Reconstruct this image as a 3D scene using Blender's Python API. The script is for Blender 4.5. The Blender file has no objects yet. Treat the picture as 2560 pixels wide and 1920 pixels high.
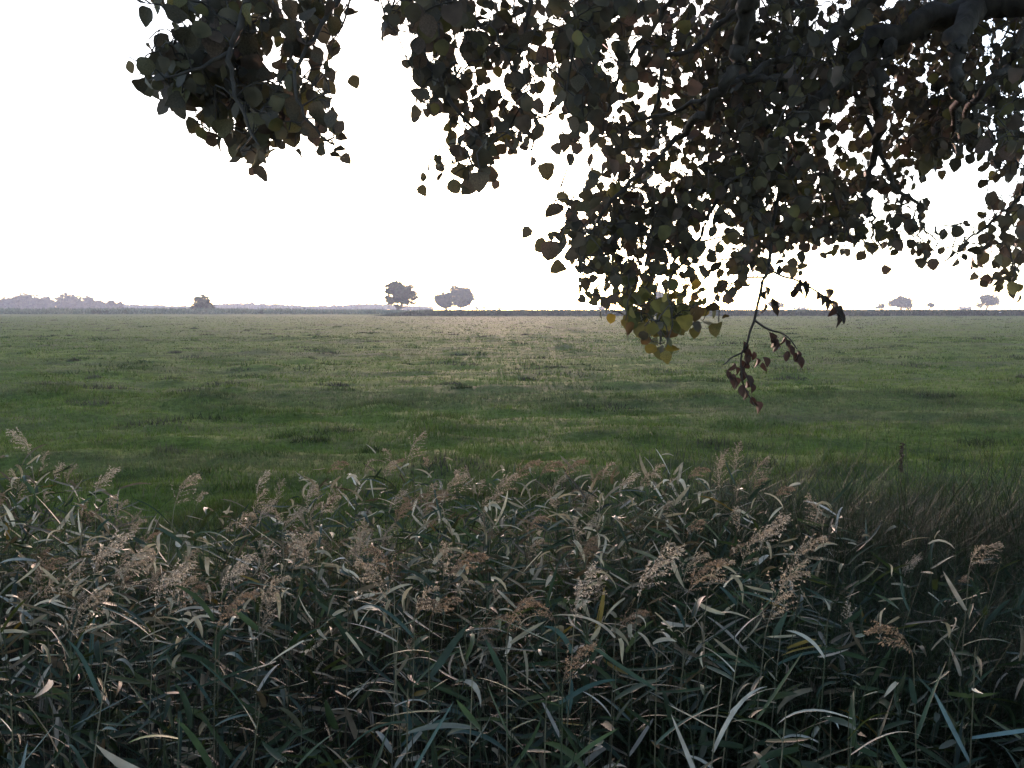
import bpy, math, random
import numpy as np
from mathutils import Vector

random.seed(7)
R = np.random.default_rng(11)
sc = bpy.context.scene
rad = math.radians

# ------------------------------------------------------------------ camera
EYE = 2.2
FPX = 2217.0
PITCH = math.atan((960 - 772) / FPX)
cam_data = bpy.data.cameras.new('camera')
cam = bpy.data.objects.new('camera', cam_data)
sc.collection.objects.link(cam)
cam_data.sensor_width = 36.0
cam_data.lens = FPX / 2560 * 36.0
cam_data.clip_start = 0.05
cam_data.clip_end = 6000
cam.location = (0, 0, EYE)
cam.rotation_euler = (math.pi / 2 - PITCH, 0, 0)
sc.camera = cam

# ------------------------------------------------------------------ sky and sun
SUN_EL, SUN_AZ = 6.0, -1.0          # degrees; azimuth from +Y towards +X
w = bpy.data.worlds.new('World')
sc.world = w
w.use_nodes = True
nt = w.node_tree
nt.nodes.clear()
sky = nt.nodes.new('ShaderNodeTexSky')
sky.sky_type = 'NISHITA'
sky.sun_disc = False
sky.sun_elevation = rad(SUN_EL)
sky.sun_rotation = rad(SUN_AZ)
sky.air_density = 0.5
sky.dust_density = 0.5
sky.ozone_density = 0.3
bg = nt.nodes.new('ShaderNodeBackground')
bg.inputs['Strength'].default_value = 0.15
wo = nt.nodes.new('ShaderNodeOutputWorld')
nt.links.new(sky.outputs[0], bg.inputs['Color'])
nt.links.new(bg.outputs[0], wo.inputs['Surface'])

sd = bpy.data.lights.new('sun', 'SUN')
sd.energy = 0.65
sd.angle = rad(2.5)
sd.color = (1.0, 0.62, 0.58)
so = bpy.data.objects.new('sun', sd)
sc.collection.objects.link(so)
sdir = Vector((math.sin(rad(SUN_AZ)) * math.cos(rad(SUN_EL)), math.cos(rad(SUN_AZ)) * math.cos(rad(SUN_EL)), math.sin(rad(SUN_EL))))
so.rotation_euler = sdir.to_track_quat('Z', 'Y').to_euler()
so.location = (0, 30, 30)

sc.view_settings.view_transform = 'Standard'
sc.view_settings.look = 'None'
sc.view_settings.gamma = 1
sc.view_settings.exposure = 2.5
sc.view_settings.use_curve_mapping = False
sc.cycles.max_bounces = 8
sc.cycles.volume_bounces = 1
sc.cycles.transparent_max_bounces = 8
sc.cycles.use_denoising = True

# ------------------------------------------------------------------ helpers
def link(o, parent=None):
    sc.collection.objects.link(o)
    if parent is not None:
        o.parent = parent
    return o

def tag(o, label=None, cat=None, group=None, kind=None):
    if label: o['label'] = label
    if cat: o['category'] = cat
    if group: o['group'] = group
    if kind: o['kind'] = kind
    return o

def empty(name, loc):
    e = bpy.data.objects.new(name, None)
    e.empty_display_size = 0.2
    link(e)
    e.location = loc
    return e

def mesh_np(name, verts, faces, mat, tint=None, smooth=True):
    """verts (N,3), faces (M,k) -> mesh; tint (N,3) per-vertex colour"""
    verts = np.asarray(verts, dtype=np.float32)
    faces = np.asarray(faces, dtype=np.int32)
    me = bpy.data.meshes.new(name)
    M, k = faces.shape
    me.vertices.add(len(verts))
    me.vertices.foreach_set('co', verts.ravel())
    me.loops.add(M * k)
    me.loops.foreach_set('vertex_index', faces.ravel())
    me.polygons.add(M)
    me.polygons.foreach_set('loop_start', np.arange(0, M * k, k, dtype=np.int32))
    me.polygons.foreach_set('loop_total', np.full(M, k, dtype=np.int32))
    me.polygons.foreach_set('use_smooth', np.full(M, smooth, dtype=bool))
    if tint is not None:
        at = me.color_attributes.new('tint', 'FLOAT_COLOR', 'POINT')
        c = np.ones((len(verts), 4), dtype=np.float32)
        c[:, :3] = tint
        at.data.foreach_set('color', c.ravel())
    me.update(calc_edges=True)
    me.materials.append(mat)
    return me

def obj(name, me, parent=None):
    return link(bpy.data.objects.new(name, me), parent)

class Geo:
    """collects pieces with the same face size"""
    def __init__(s): s.v = []; s.f = []; s.c = []; s.n = 0
    def add(s, v, f, c):
        v = np.asarray(v, dtype=np.float32).reshape(-1, 3)
        s.v.append(v); s.f.append(np.asarray(f, dtype=np.int32) + s.n)
        c = np.asarray(c, dtype=np.float32)
        if c.ndim == 1: c = np.tile(c, (len(v), 1))
        s.c.append(c); s.n += len(v)
    def mesh(s, name, mat, smooth=True):
        return mesh_np(name, np.concatenate(s.v), np.concatenate(s.f), mat, np.concatenate(s.c), smooth)

def hash2(ix, iy, seed):
    h = (ix.astype(np.int64) * 374761393 + iy.astype(np.int64) * 668265263 + seed * 1442695041) & 0xffffffff
    h = ((h ^ (h >> 13)) * 1274126177) & 0xffffffff
    return ((h ^ (h >> 16)) & 0xffff) / 65535.0

def vnoise(x, y, seed=0):
    ix = np.floor(x); iy = np.floor(y)
    fx = x - ix; fy = y - iy
    fx = fx * fx * (3 - 2 * fx); fy = fy * fy * (3 - 2 * fy)
    ix = ix.astype(np.int64); iy = iy.astype(np.int64)
    a = hash2(ix, iy, seed); b = hash2(ix + 1, iy, seed)
    c = hash2(ix, iy + 1, seed); d = hash2(ix + 1, iy + 1, seed)
    return (a * (1 - fx) + b * fx) * (1 - fy) + (c * (1 - fx) + d * fx) * fy - 0.5

def smooth01(t):
    t = np.clip(t, 0, 1)
    return t * t * (3 - 2 * t)

def lumps(x, y):
    """uneven pasture: low tussocks and hollows, longer across than deep"""
    n = vnoise(x / 0.55, y / 0.42, 8) * 0.10 + vnoise(x / 1.3, y / 0.9, 1) * 0.13 + vnoise(x / 3.1, y / 2.4, 2) * 0.09
    t = np.clip(vnoise(x / 1.5 + 7, y / 1.1, 5) - 0.24, 0, 1) * 0.5
    return n + t - 0.05

def terrain(x, y):
    x = np.asarray(x, dtype=float); y = np.asarray(y, dtype=float)
    bank = 0.55 - 1.25 * smooth01((y - 0.8) / 2.6)
    far = -0.7 + 0.7 * smooth01((y - 5.2 - 0.25 * np.sin(x * 0.5)) / 2.2)
    z = np.where(y < 4.2, bank, far)
    fade = smooth01((y - 6.5) / 2.5) * (1 - smooth01((y - 110) / 120))
    return z + lumps(x, y) * fade + 0.03 * vnoise(x * 3, y * 3, 9)

def at(px, py, d):
    """photo pixel + distance in front of the camera -> point of the place"""
    cp, sp = math.cos(PITCH), math.sin(PITCH)
    a = (np.asarray(px, float) - 1280) / FPX * d
    b = (960 - np.asarray(py, float)) / FPX * d
    return np.stack([a + 0 * b, d * cp + b * sp, EYE - d * sp + b * cp], axis=-1)

# ------------------------------------------------------------------ materials
def new_mat(name):
    m = bpy.data.materials.new(name)
    m.use_nodes = True
    n = m.node_tree
    n.nodes.clear()
    out = n.nodes.new('ShaderNodeOutputMaterial')
    return m, n, out

def leafy(name, transl=0.25, rough=0.5, spec=0.4, noise_scale=30.0, amp=0.35):
    """thin plant surface: tinted diffuse + gloss, part of the light passes through"""
    m, n, out = new_mat(name)
    a = n.nodes.new('ShaderNodeAttribute'); a.attribute_name = 'tint'
    tc = n.nodes.new('ShaderNodeTexCoord')
    no = n.nodes.new('ShaderNodeTexNoise'); no.inputs['Scale'].default_value = noise_scale
    no.inputs['Detail'].default_value = 3
    n.links.new(tc.outputs['Object'], no.inputs['Vector'])
    mr = n.nodes.new('ShaderNodeMapRange')
    mr.inputs['From Min'].default_value = 0.3; mr.inputs['From Max'].default_value = 0.7
    mr.inputs['To Min'].default_value = 1 - amp; mr.inputs['To Max'].default_value = 1 + amp
    n.links.new(no.outputs['Fac'], mr.inputs['Value'])
    mul = n.nodes.new('ShaderNodeVectorMath'); mul.operation = 'SCALE'
    n.links.new(a.outputs['Color'], mul.inputs[0]); n.links.new(mr.outputs[0], mul.inputs['Scale'])
    p = n.nodes.new('ShaderNodeBsdfPrincipled')
    p.inputs['Roughness'].default_value = rough
    p.inputs['Specular IOR Level'].default_value = spec
    n.links.new(mul.outputs[0], p.inputs['Base Color'])
    t = n.nodes.new('ShaderNodeBsdfTranslucent')
    n.links.new(mul.outputs[0], t.inputs['Color'])
    mx = n.nodes.new('ShaderNodeMixShader'); mx.inputs[0].default_value = transl
    n.links.new(p.outputs[0], mx.inputs[1]); n.links.new(t.outputs[0], mx.inputs[2])
    n.links.new(mx.outputs[0], out.inputs['Surface'])
    return m

M_REED = leafy('reed_leaf_green', 0.14, 0.60, 0.28, 18, 0.3)
M_STEM = leafy('reed_stem_straw', 0.05, 0.5, 0.4, 40, 0.3)
M_PLUME = leafy('reed_plume_brown', 0.30, 0.7, 0.2, 60, 0.35)
M_GRASS = leafy('pasture_grass_blade', 0.12, 0.8, 0.05, 3.0, 0.3)
M_LEAF = leafy('tree_leaf', 0.22, 0.6, 0.25, 14, 0.35)
M_DRY = leafy('dry_tree_leaf', 0.15, 0.7, 0.2, 50, 0.4)
M_FARLEAF = leafy('distant_foliage', 0.04, 0.7, 0.15, 0.4, 0.35)
M_MAIZE = leafy('maize_leaf', 0.2, 0.6, 0.2, 0.3, 0.35)

def bark_mat(name, c1, c2, scale):
    m, n, out = new_mat(name)
    tc = n.nodes.new('ShaderNodeTexCoord')
    mp = n.nodes.new('ShaderNodeMapping'); mp.inputs['Scale'].default_value = (1, 1, 0.3)
    no = n.nodes.new('ShaderNodeTexNoise'); no.inputs['Scale'].default_value = scale; no.inputs['Detail'].default_value = 6
    n.links.new(tc.outputs['Object'], mp.inputs[0]); n.links.new(mp.outputs[0], no.inputs['Vector'])
    cr = n.nodes.new('ShaderNodeValToRGB')
    cr.color_ramp.elements[0].position = 0.35; cr.color_ramp.elements[0].color = (*c1, 1)
    cr.color_ramp.elements[1].position = 0.68; cr.color_ramp.elements[1].color = (*c2, 1)
    n.links.new(no.outputs['Fac'], cr.inputs[0])
    b = n.nodes.new('ShaderNodeBump'); b.inputs['Strength'].default_value = 0.8; b.inputs['Distance'].default_value = 0.02
    n.links.new(no.outputs['Fac'], b.inputs['Height'])
    p = n.nodes.new('ShaderNodeBsdfPrincipled'); p.inputs['Roughness'].default_value = 0.85
    n.links.new(cr.outputs[0], p.inputs['Base Color']); n.links.new(b.outputs[0], p.inputs['Normal'])
    n.links.new(p.outputs[0], out.inputs['Surface'])
    return m
M_BARK = bark_mat('bark', (0.018, 0.015, 0.012), (0.055, 0.046, 0.038), 22)
M_POST = bark_mat('weathered_post', (0.25, 0.24, 0.22), (0.6, 0.6, 0.58), 10)

def ground_mat():
    m, n, out = new_mat('pasture_and_bank_soil')
    geo = n.nodes.new('ShaderNodeNewGeometry')
    def noise(scale, det, sx=1.0, sy=1.0, rough=0.6):
        mp = n.nodes.new('ShaderNodeMapping'); mp.inputs['Scale'].default_value = (sx, sy, 1)
        no = n.nodes.new('ShaderNodeTexNoise'); no.inputs['Scale'].default_value = scale
        no.inputs['Detail'].default_value = det; no.inputs['Roughness'].default_value = rough
        n.links.new(geo.outputs['Position'], mp.inputs[0]); n.links.new(mp.outputs[0], no.inputs['Vector'])
        return no.outputs['Fac']
    def ramp(f, stops):
        cr = n.nodes.new('ShaderNodeValToRGB')
        e = cr.color_ramp.elements
        while len(e) < len(stops): e.new(0.5)
        for k, (p, c) in enumerate(stops):
            e[k].position = p; e[k].color = (*c, 1)
        n.links.new(f, cr.inputs[0]); return cr.outputs[0]
    def mix(f, a, b, mode='MIX'):
        mx = n.nodes.new('ShaderNodeMix'); mx.data_type = 'RGBA'; mx.blend_type = mode
        if isinstance(f, float): mx.inputs[0].default_value = f
        else: n.links.new(f, mx.inputs[0])
        n.links.new(a, mx.inputs[6]); n.links.new(b, mx.inputs[7])
        return mx.outputs[2]
    green = ramp(noise(0.9, 8, 0.6, 1.2, 0.7), [(0.34, (0.036, 0.052, 0.010)), (0.5, (0.080, 0.108, 0.020)), (0.66, (0.130, 0.158, 0.034))])
    brown = ramp(noise(1.7, 8, 0.7, 1.3, 0.7), [(0.34, (0.045, 0.044, 0.022)), (0.66, (0.115, 0.110, 0.056))])
    m1 = ramp(noise(0.11, 6, 0.5, 1.4, 0.65), [(0.46, (0, 0, 0)), (0.62, (0.7, 0.7, 0.7))])
    col = mix(m1, green, brown)
    fine = ramp(noise(9.0, 6, 1, 1, 0.75), [(0.3, (0.45, 0.45, 0.45)), (0.7, (1.4, 1.4, 1.4))])
    col = mix(1.0, col, fine, 'MULTIPLY')
    # the ditch and the near bank are bare dark litter
    sep = n.nodes.new('ShaderNodeSeparateXYZ'); n.links.new(geo.outputs['Position'], sep.inputs[0])
    mr = n.nodes.new('ShaderNodeMapRange'); mr.inputs['From Min'].default_value = 6.2; mr.inputs['From Max'].default_value = 8.0
    n.links.new(sep.outputs['Y'], mr.inputs['Value'])
    soil = ramp(noise(4, 8), [(0.3, (0.014, 0.012, 0.009)), (0.7, (0.05, 0.042, 0.028))])
    col = mix(mr.outputs[0], soil, col)
    b = n.nodes.new('ShaderNodeBump'); b.inputs['Strength'].default_value = 0.9; b.inputs['Distance'].default_value = 0.06
    n.links.new(noise(6.0, 8, 1, 1, 0.75), b.inputs['Height'])
    p = n.nodes.new('ShaderNodeBsdfPrincipled'); p.inputs['Roughness'].default_value = 0.9
    p.inputs['Specular IOR Level'].default_value = 0.022
    n.links.new(col, p.inputs['Base Color']); n.links.new(b.outputs[0], p.inputs['Normal'])
    n.links.new(p.outputs[0], out.inputs['Surface'])
    return m
M_GROUND = ground_mat()

# ------------------------------------------------------------------ ground
ys = np.concatenate([np.linspace(-60, 0, 10), np.linspace(0.3, 9, 60), 9 * (1700 / 9) ** (np.linspace(0.004, 1, 330))])
us = np.linspace(-1, 1, 301)
us = np.sign(us) * np.abs(us) ** 1.15
Y, U = np.meshgrid(ys, us, indexing='ij')
W = np.maximum(45, Y * 0.95 + 40)
X = U * W
Z = terrain(X, Y)
gv = np.stack([X, Y, Z], -1).reshape(-1, 3)
ny, nx = Y.shape
ii = (np.arange(ny - 1)[:, None] * nx + np.arange(nx - 1)[None, :]).ravel()
gf = np.stack([ii, ii + 1, ii + nx + 1, ii + nx], -1)
ground = obj('ground', mesh_np('ground', gv, gf, M_GROUND))
tag(ground, kind='structure')

# ------------------------------------------------------------------ strips: grass blades, reed leaves
def strips(P0, az, e0, e1, L, w0, S=7, fold=0.25, roll=None, side_az=None, power=1.0):
    """N curved tapering blades; returns verts (N*S*3,3), quads"""
    N = len(P0)
    t = np.linspace(0, 1, S)[None, :]
    el = e0[:, None] + (e1 - e0)[:, None] * t ** power
    azt = az[:, None] + (0 if side_az is None else side_az[:, None] * t)
    d = np.stack([np.cos(el) * np.sin(azt), np.cos(el) * np.cos(azt), np.sin(el)], -1)
    seg = (L / (S - 1))[:, None, None]
    P = P0[:, None, :] + np.concatenate([np.zeros((N, 1, 3)), np.cumsum(d[:, :-1] * seg, axis=1)], axis=1)
    side = np.stack([np.cos(azt), -np.sin(azt), np.zeros_like(azt)], -1)
    nor = np.cross(side, d)
    if roll is None: roll = np.zeros(N)
    rl = roll[:, None] * (0.4 + 0.6 * t)
    side2 = side * np.cos(rl)[..., None] + nor * np.sin(rl)[..., None]
    nor2 = np.cross(side2, d)
    prof = (t + 0.10) ** 0.45 * (1 - t) ** 0.75 * 1.45
    wd = w0[:, None] * prof * 0.5
    a = P - side2 * wd[..., None]
    b = P - nor2 * (wd * fold)[..., None]
    c = P + side2 * wd[..., None]
    V = np.stack([a, b, c], 2).reshape(-1, 3)
    base = (np.arange(N)[:, None, None] * S * 3 + np.arange(S - 1)[None, :, None] * 3)
    q = np.concatenate([base + np.array([0, 1, 4, 3]), base + np.array([1, 2, 5, 4])], axis=1).reshape(-1, 4)
    return V, q

def blades(P0, az, lean, h, wd):
    """single-triangle grass blades"""
    N = len(P0)
    tip = P0 + np.stack([np.sin(az) * np.sin(lean), np.cos(az) * np.sin(lean), np.cos(lean)], -1) * h[:, None]
    sa = R.uniform(0, math.tau, N)
    s = np.stack([np.cos(sa), np.sin(sa), np.zeros(N)], -1) * (wd * 0.5)[:, None]
    V = np.stack([P0 - s, P0 + s, tip], 1).reshape(-1, 3)
    F = np.arange(N * 3).reshape(-1, 3)
    return V, F

def pick(cols, wts, N, jit=0.25):
    cols = np.array(cols); k = R.choice(len(cols), N, p=np.array(wts) / sum(wts))
    return cols[k] * (1 + R.uniform(-jit, jit, (N, 1)))

# pasture grass (nobody could count it)
def grass_band(N, y0, y1, hmul, wmul):
    u = R.uniform(0, 1, N)
    y = y0 * (y1 / y0) ** u
    x = R.uniform(-1, 1, N) * (y * 0.66 + 3)
    g = vnoise(x / 1.5 + 7, y / 1.1, 5)
    g2 = vnoise(x / 0.6, y / 0.45, 21)
    tall = np.clip(g - 0.12, 0, 1) * 2.4 + np.clip(g2, 0, 1) * 1.1
    z = terrain(x, y) - 0.01
    h = (0.045 + 0.05 * R.uniform(0, 1, N) + 0.10 * tall) * hmul
    wd = (0.004 + 0.0006 * y) * wmul * R.uniform(0.7, 1.4, N)
    V, F = blades(np.stack([x, y, z], -1), R.uniform(0, math.tau, N), R.uniform(0.1, 1.0, N), h, wd)
    c = pick([(0.078, 0.118, 0.018), (0.105, 0.145, 0.024), (0.060, 0.095, 0.018), (0.125, 0.120, 0.042), (0.16, 0.14, 0.08)], [4, 4, 3, 1.0, 0.4], N)
    dry = smooth01((vnoise(x / 5.0, y / 2.6, 33) + 0.04) * 3.0)[:, None] * 0.45
    c = c * (1 - dry) + pick([(0.11, 0.10, 0.065), (0.075, 0.085, 0.055)], [1, 1], N) * dry
    dark = np.clip(g - 0.2, 0, 1)[:, None] * 1.4
    c = c * (1 - np.clip(dark, 0, 0.3))
    return V, F, np.repeat(c, 3, 0)
G = Geo()
for args in ((230000, 6.8, 24, 1.0, 1.0), (150000, 20, 70, 1.0, 1.1), (90000, 60, 265, 1.0, 1.4)):
    G.add(*grass_band(*args))
# tussocks: denser, taller, darker clumps
for band, (n_t, y0, y1) in enumerate([(150, 8.5, 30), (260, 30, 110), (160, 90, 240)]):
    ty = y0 * (y1 / y0) ** R.uniform(0, 1, n_t); tx = R.uniform(-0.66, 0.66, n_t) * ty
    keep = R.uniform(0, 1, n_t) < 0.35 + 1.4 * np.clip(vnoise(tx / 9, ty / 9, 61) + 0.2, 0, 1); tx, ty = tx[keep], ty[keep]
    n_t = len(tx); m_ = [130, 70, 30][band]
    rx_ = R.uniform(0.25, 0.9, n_t) * (1 + 0.5 * band); ry_ = rx_ * R.uniform(0.4, 0.9, n_t)
    a_ = R.uniform(0, math.tau, (n_t, m_)); r_ = R.uniform(0, 1, (n_t, m_)) ** 0.5
    gx = (tx[:, None] + np.cos(a_) * r_ * rx_[:, None]).ravel(); gy = (ty[:, None] + np.sin(a_) * r_ * ry_[:, None]).ravel()
    gh = (R.uniform(0.10, 0.26, (n_t, m_)) * (1.1 - 0.7 * r_)).ravel()
    V, F = blades(np.stack([gx, gy, terrain(gx, gy) - 0.01], -1), R.uniform(0, math.tau, len(gx)), R.uniform(0.1, 0.9, len(gx)), gh, (0.006 + 0.0012 * gy) * R.uniform(0.7, 1.3, len(gx)))
    tc_ = pick([(0.040, 0.052, 0.018), (0.062, 0.060, 0.034), (0.050, 0.046, 0.030), (0.050, 0.075, 0.018)], [3, 2, 2, 3], n_t)
    G.add(V, F, np.repeat(np.repeat(tc_, m_, 0) * R.uniform(0.7, 1.4, (len(gx), 1)), 3, 0))
gr = obj('pasture_grass', G.mesh('pasture_grass', M_GRASS, False))
tag(gr, 'short uneven green pasture grass with darker tussocks across the wide field', 'grass', kind='stuff')

# ------------------------------------------------------------------ the reed bed
def reed_top(x, y):
    """height that the tops of the reeds reach"""
    t = 0.97 + 0.42 * vnoise(x / 0.6, y / 0.6, 41) + 0.36 * vnoise(x / 1.7, y / 1.5, 42)
    back = smooth01((y - 5.0) / 1.6)
    px = x / np.maximum(y, 0.5)
    gap = np.exp(-((px + 0.36) / 0.11) ** 2)
    right = smooth01((px - 0.2) / 0.12)
    left = smooth01((-px - 0.42) / 0.08)
    t = t - 0.28 * (1 - smooth01((y - 1.9) / 1.5)) - 0.18 * smooth01((px - 0.25) / 0.2)
    t = t - back * (0.42 * gap + 0.18 * right - 0.02 * left)
    return t

REED_C = [(0.019, 0.036, 0.012), (0.030, 0.050, 0.014), (0.044, 0.058, 0.013), (0.022, 0.040, 0.024), (0.070, 0.075, 0.048), (0.30, 0.27, 0.21), (0.16, 0.11, 0.02)]
REED_W = [6, 5, 3.5, 3.5, 0.9, 0.55, 0.35]

def reed_leaves(base, top, lean, n, S, wmul=1.0, reach=0.95):
    """n leaves on every reed: vectorised"""
    N = len(base)
    k = np.tile(np.arange(n), N)
    b = np.repeat(base, n, 0); tp = np.repeat(top, n, 0)
    f = 0.28 + (k + R.uniform(0, 0.8, N * n)) / n * 0.68
    P = b + (tp - b) * f[:, None]
    ln = np.repeat(lean, n, 0)
    P[:, :2] += ln * (f ** 2)[:, None]
    side = np.where((k + np.repeat(R.integers(0, 2, N), n)) % 2 == 0, 1, -1)
    az = side * math.pi / 2 + R.normal(0.0, 0.75, N * n)
    e0 = R.uniform(-0.5, 1.1, N * n)
    e1 = e0 - R.uniform(-0.4, 0.8, N * n) - (R.uniform(0, 1, N * n) < 0.15) * 1.1
    L = R.uniform(0.10, 0.30, N * n) * reach
    w0 = R.uniform(0.016, 0.040, N * n) * wmul
    V, q = strips(P, az, e0, e1, L, w0, S, 0.3, R.uniform(-1.5, 1.5, N * n), R.normal(0, 0.5, N * n), R.uniform(0.8, 2.2, N * n)[:, None])
    c = pick(REED_C, REED_W, N * n)
    dryp = smooth01((P[:, 1] - 3.2) / 1.8) * (0.36 - 0.22 * smooth01((P[:, 0] / P[:, 1] - 0.15) / 0.2)) + 0.03
    isd = R.uniform(0, 1, N * n) < dryp
    c = np.where(isd[:, None], pick([(0.24, 0.20, 0.125), (0.14, 0.105, 0.055), (0.42, 0.37, 0.26), (0.09, 0.066, 0.034)], [2, 3, 0.8, 4], N * n), c)
    c = c * R.uniform(0.6, 1.15, (N * n, 1))
    c = np.repeat(c, S * 3, 0)
    return V, q, c

def tubes(P, r, sides=3):
    """P (N,S,3) centre lines, r (N,S) radii"""
    N, S, _ = P.shape
    d = np.gradient(P, axis=1); d /= np.linalg.norm(d, axis=-1, keepdims=True) + 1e-9
    ref = np.where(np.abs(d[..., 2:3]) > 0.9, np.array([1.0, 0, 0]), np.array([0, 0, 1.0]))
    a = np.cross(d, ref); a /= np.linalg.norm(a, axis=-1, keepdims=True) + 1e-9
    b = np.cross(d, a)
    an = np.arange(sides) / sides * math.tau
    V = P[:, :, None, :] + (a[:, :, None, :] * np.cos(an)[None, None, :, None] + b[:, :, None, :] * np.sin(an)[None, None, :, None]) * r[:, :, None, None]
    V = V.reshape(-1, 3)
    base = np.arange(N)[:, None, None] * S * sides + np.arange(S - 1)[None, :, None] * sides
    j = np.arange(sides)[None, None, :]; j2 = (j + 1) % sides
    q = np.stack([base + j, base + j2, base + sides + j2, base + sides + j], -1).reshape(-1, 4)
    return V, q

def stem_lines(base, top, lean, S=6):
    f = np.linspace(0, 1, S)[None, :, None]
    P = base[:, None, :] + (top - base)[:, None, :] * f
    P[..., :2] += lean[:, None, :] * (f ** 2)
    return P

def make_plume_geo(L, nb, ns, droop, seed, col):
    """panicle: an arching axis with branchlets full of tiny spikelets; starts at the origin"""
    rg = np.random.default_rng(seed)
    S = 9
    t = np.linspace(0, 1, S)
    el = 1.35 - droop * t ** 1.2
    ax = np.cumsum(np.stack([np.cos(el), 0 * el, np.sin(el)], -1) * (L / (S - 1)), axis=0)
    ax = np.concatenate([[[0, 0, 0]], ax[:-1]])
    V, q = tubes(ax[None], np.linspace(0.0016, 0.0006, S)[None], 3)
    C = [np.tile(np.array(col) * 0.8, (len(V), 1))]
    g = Geo(); g.add(V, q, C[0])
    pos, vec, bp = [], [], []
    for k in range(nb):
        f = 0.06 + 0.94 * (k + rg.uniform(0, 1)) / nb
        i = min(int(f * (S - 1)), S - 2); fr = f * (S - 1) - i
        p0 = ax[i] * (1 - fr) + ax[i + 1] * fr
        dr = ax[i + 1] - ax[i]; dr /= np.linalg.norm(dr)
        out = rg.normal(0, 1, 3); out -= out.dot(dr) * dr; out /= np.linalg.norm(out)
        bl = L * (0.42 * (1 - f) ** 0.6 + 0.10) * rg.uniform(0.6, 1.15)
        v = dr * 0.8 + out * rg.uniform(0.3, 0.75)
        v += np.array([0.35, 0, 0]) * droop * 0.4
        pts = []
        p = p0.copy()
        for s in range(5):
            pts.append(p.copy())
            v = v + np.array([0.05, 0, -0.16]); vv = v / np.linalg.norm(v)
            p = p + vv * bl / 4
        pts = np.array(pts); bp.append(pts)
        for s in range(ns):
            ff = rg.uniform(0.12, 1) * 4; ix = min(int(ff), 3); fq = ff - ix
            pos.append(pts[ix] * (1 - fq) + pts[ix + 1] * fq)
            u = vv * 0.8 + rg.normal(0, 0.65, 3) + np.array([0, 0, -0.2])
            vec.append(u / np.linalg.norm(u))
    bp = np.array(bp)
    V, q = tubes(bp, np.full(bp.shape[:2], 0.0006), 3)
    g.add(V, q, np.array(col) * 0.75)
    pos = np.array(pos); vec = np.array(vec)
    n = len(pos)
    sl = rg.uniform(0.008, 0.016, n)[:, None]; sw = rg.uniform(0.0016, 0.0034, n)[:, None]
    s = np.cross(vec, rg.normal(0, 1, (n, 3))); s /= np.linalg.norm(s, axis=1, keepdims=True)
    V = np.stack([pos, pos + vec * sl * 0.45 + s * sw, pos + vec * sl, pos + vec * sl * 0.45 - s * sw], 1).reshape(-1, 3)
    c = np.array(col) * rg.uniform(0.55, 1.5, (n, 1))
    g.add(V, np.arange(n * 4).reshape(-1, 4), np.repeat(c, 4, 0))
    return g

PL_TAN = (0.32, 0.25, 0.175); PL_BRN = (0.24, 0.165, 0.105); PL_GREY = (0.40, 0.33, 0.25)
plume_geos = [make_plume_geo(0.25, 26, 15, 0.9, 1, PL_TAN), make_plume_geo(0.22, 24, 15, 1.5, 2, PL_BRN),
              make_plume_geo(0.27, 28, 15, 0.6, 3, PL_TAN), make_plume_geo(0.20, 22, 15, 1.9, 4, PL_BRN),
              make_plume_geo(0.24, 30, 14, 1.1, 5, PL_GREY), make_plume_geo(0.18, 20, 12, 1.3, 6, PL_TAN)]

bed = Geo()
# main stand
def scatter(N, x0, x1, y0, y1):
    return R.uniform(x0, x1, N), R.uniform(y0, y1, N)
NR = 3300
x, y = scatter(NR, -8.5, 8.5, 1.75, 7.1)
keep = (np.abs(x) < y * 0.75 + 3.0)
px = x / y
gap = np.exp(-((px + 0.36) / 0.10) ** 2) * smooth01((y - 5.2) / 1.0)
rt = smooth01((px - 0.22) / 0.15) * smooth01((y - 4.6) / 1.0)
keep &= R.uniform(0, 1, NR) > np.maximum(gap * 0.9, rt * 0.6)
x, y = x[keep], y[keep]
N = len(x)
base = np.stack([x, y, terrain(x, y) - 0.02], -1)
top = base.copy(); top[:, 2] = reed_top(x, y) + R.uniform(-0.38, 0.08, N)
top[:, 2] = np.maximum(top[:, 2], base[:, 2] + 0.3)
lean = np.stack([R.normal(0.06, 0.13, N), R.normal(0, 0.10, N)], -1)
V, q, c = reed_leaves(base, top, lean, 9, 6)
bed.add(V, q, c)
P = stem_lines(base, top, lean)
V, q = tubes(P, np.linspace(0.0036, 0.0015, 6)[None] * np.ones((N, 1)), 3)
bed.add(V, q, np.repeat(pick([(0.05, 0.055, 0.025), (0.10, 0.085, 0.05), (0.03, 0.04, 0.018)], [3, 1.5, 3], N), 18, 0))
# short pale curled tips lying over the top of the stand
N = 700
y = R.uniform(3.6, 7.0, N); x = y * R.uniform(-0.62, 0.5, N)
k = (R.uniform(0, 1, N) < 1.0 - 0.75 * smooth01((x / y - 0.15) / 0.2)) & ~((np.abs(x / y + 0.36) < 0.09) & (y > 5.6)); x, y = x[k], y[k]; N = len(x)
p = np.stack([x, y, reed_top(x, y) - R.uniform(-0.05, 0.28, N)], -1)
e0 = R.uniform(-0.7, 0.9, N)
V, q = strips(p, R.uniform(0, math.tau, N), e0, e0 - R.uniform(-0.3, 2.2, N), R.uniform(0.06, 0.19, N), R.uniform(0.014, 0.036, N), 6, 0.5, R.uniform(-1.5, 1.5, N), R.normal(0, 0.8, N))
bed.add(V, q, np.repeat(pick([(0.44, 0.38, 0.27), (0.33, 0.28, 0.18), (0.22, 0.19, 0.12)], [2, 3, 3], N), 18, 0))
reed = obj('reed_bed', bed.mesh('reed_bed', M_REED))
tag(reed, 'tangled bed of green and straw coloured reeds filling the ditch along the field', 'reeds', kind='stuff')
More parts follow.
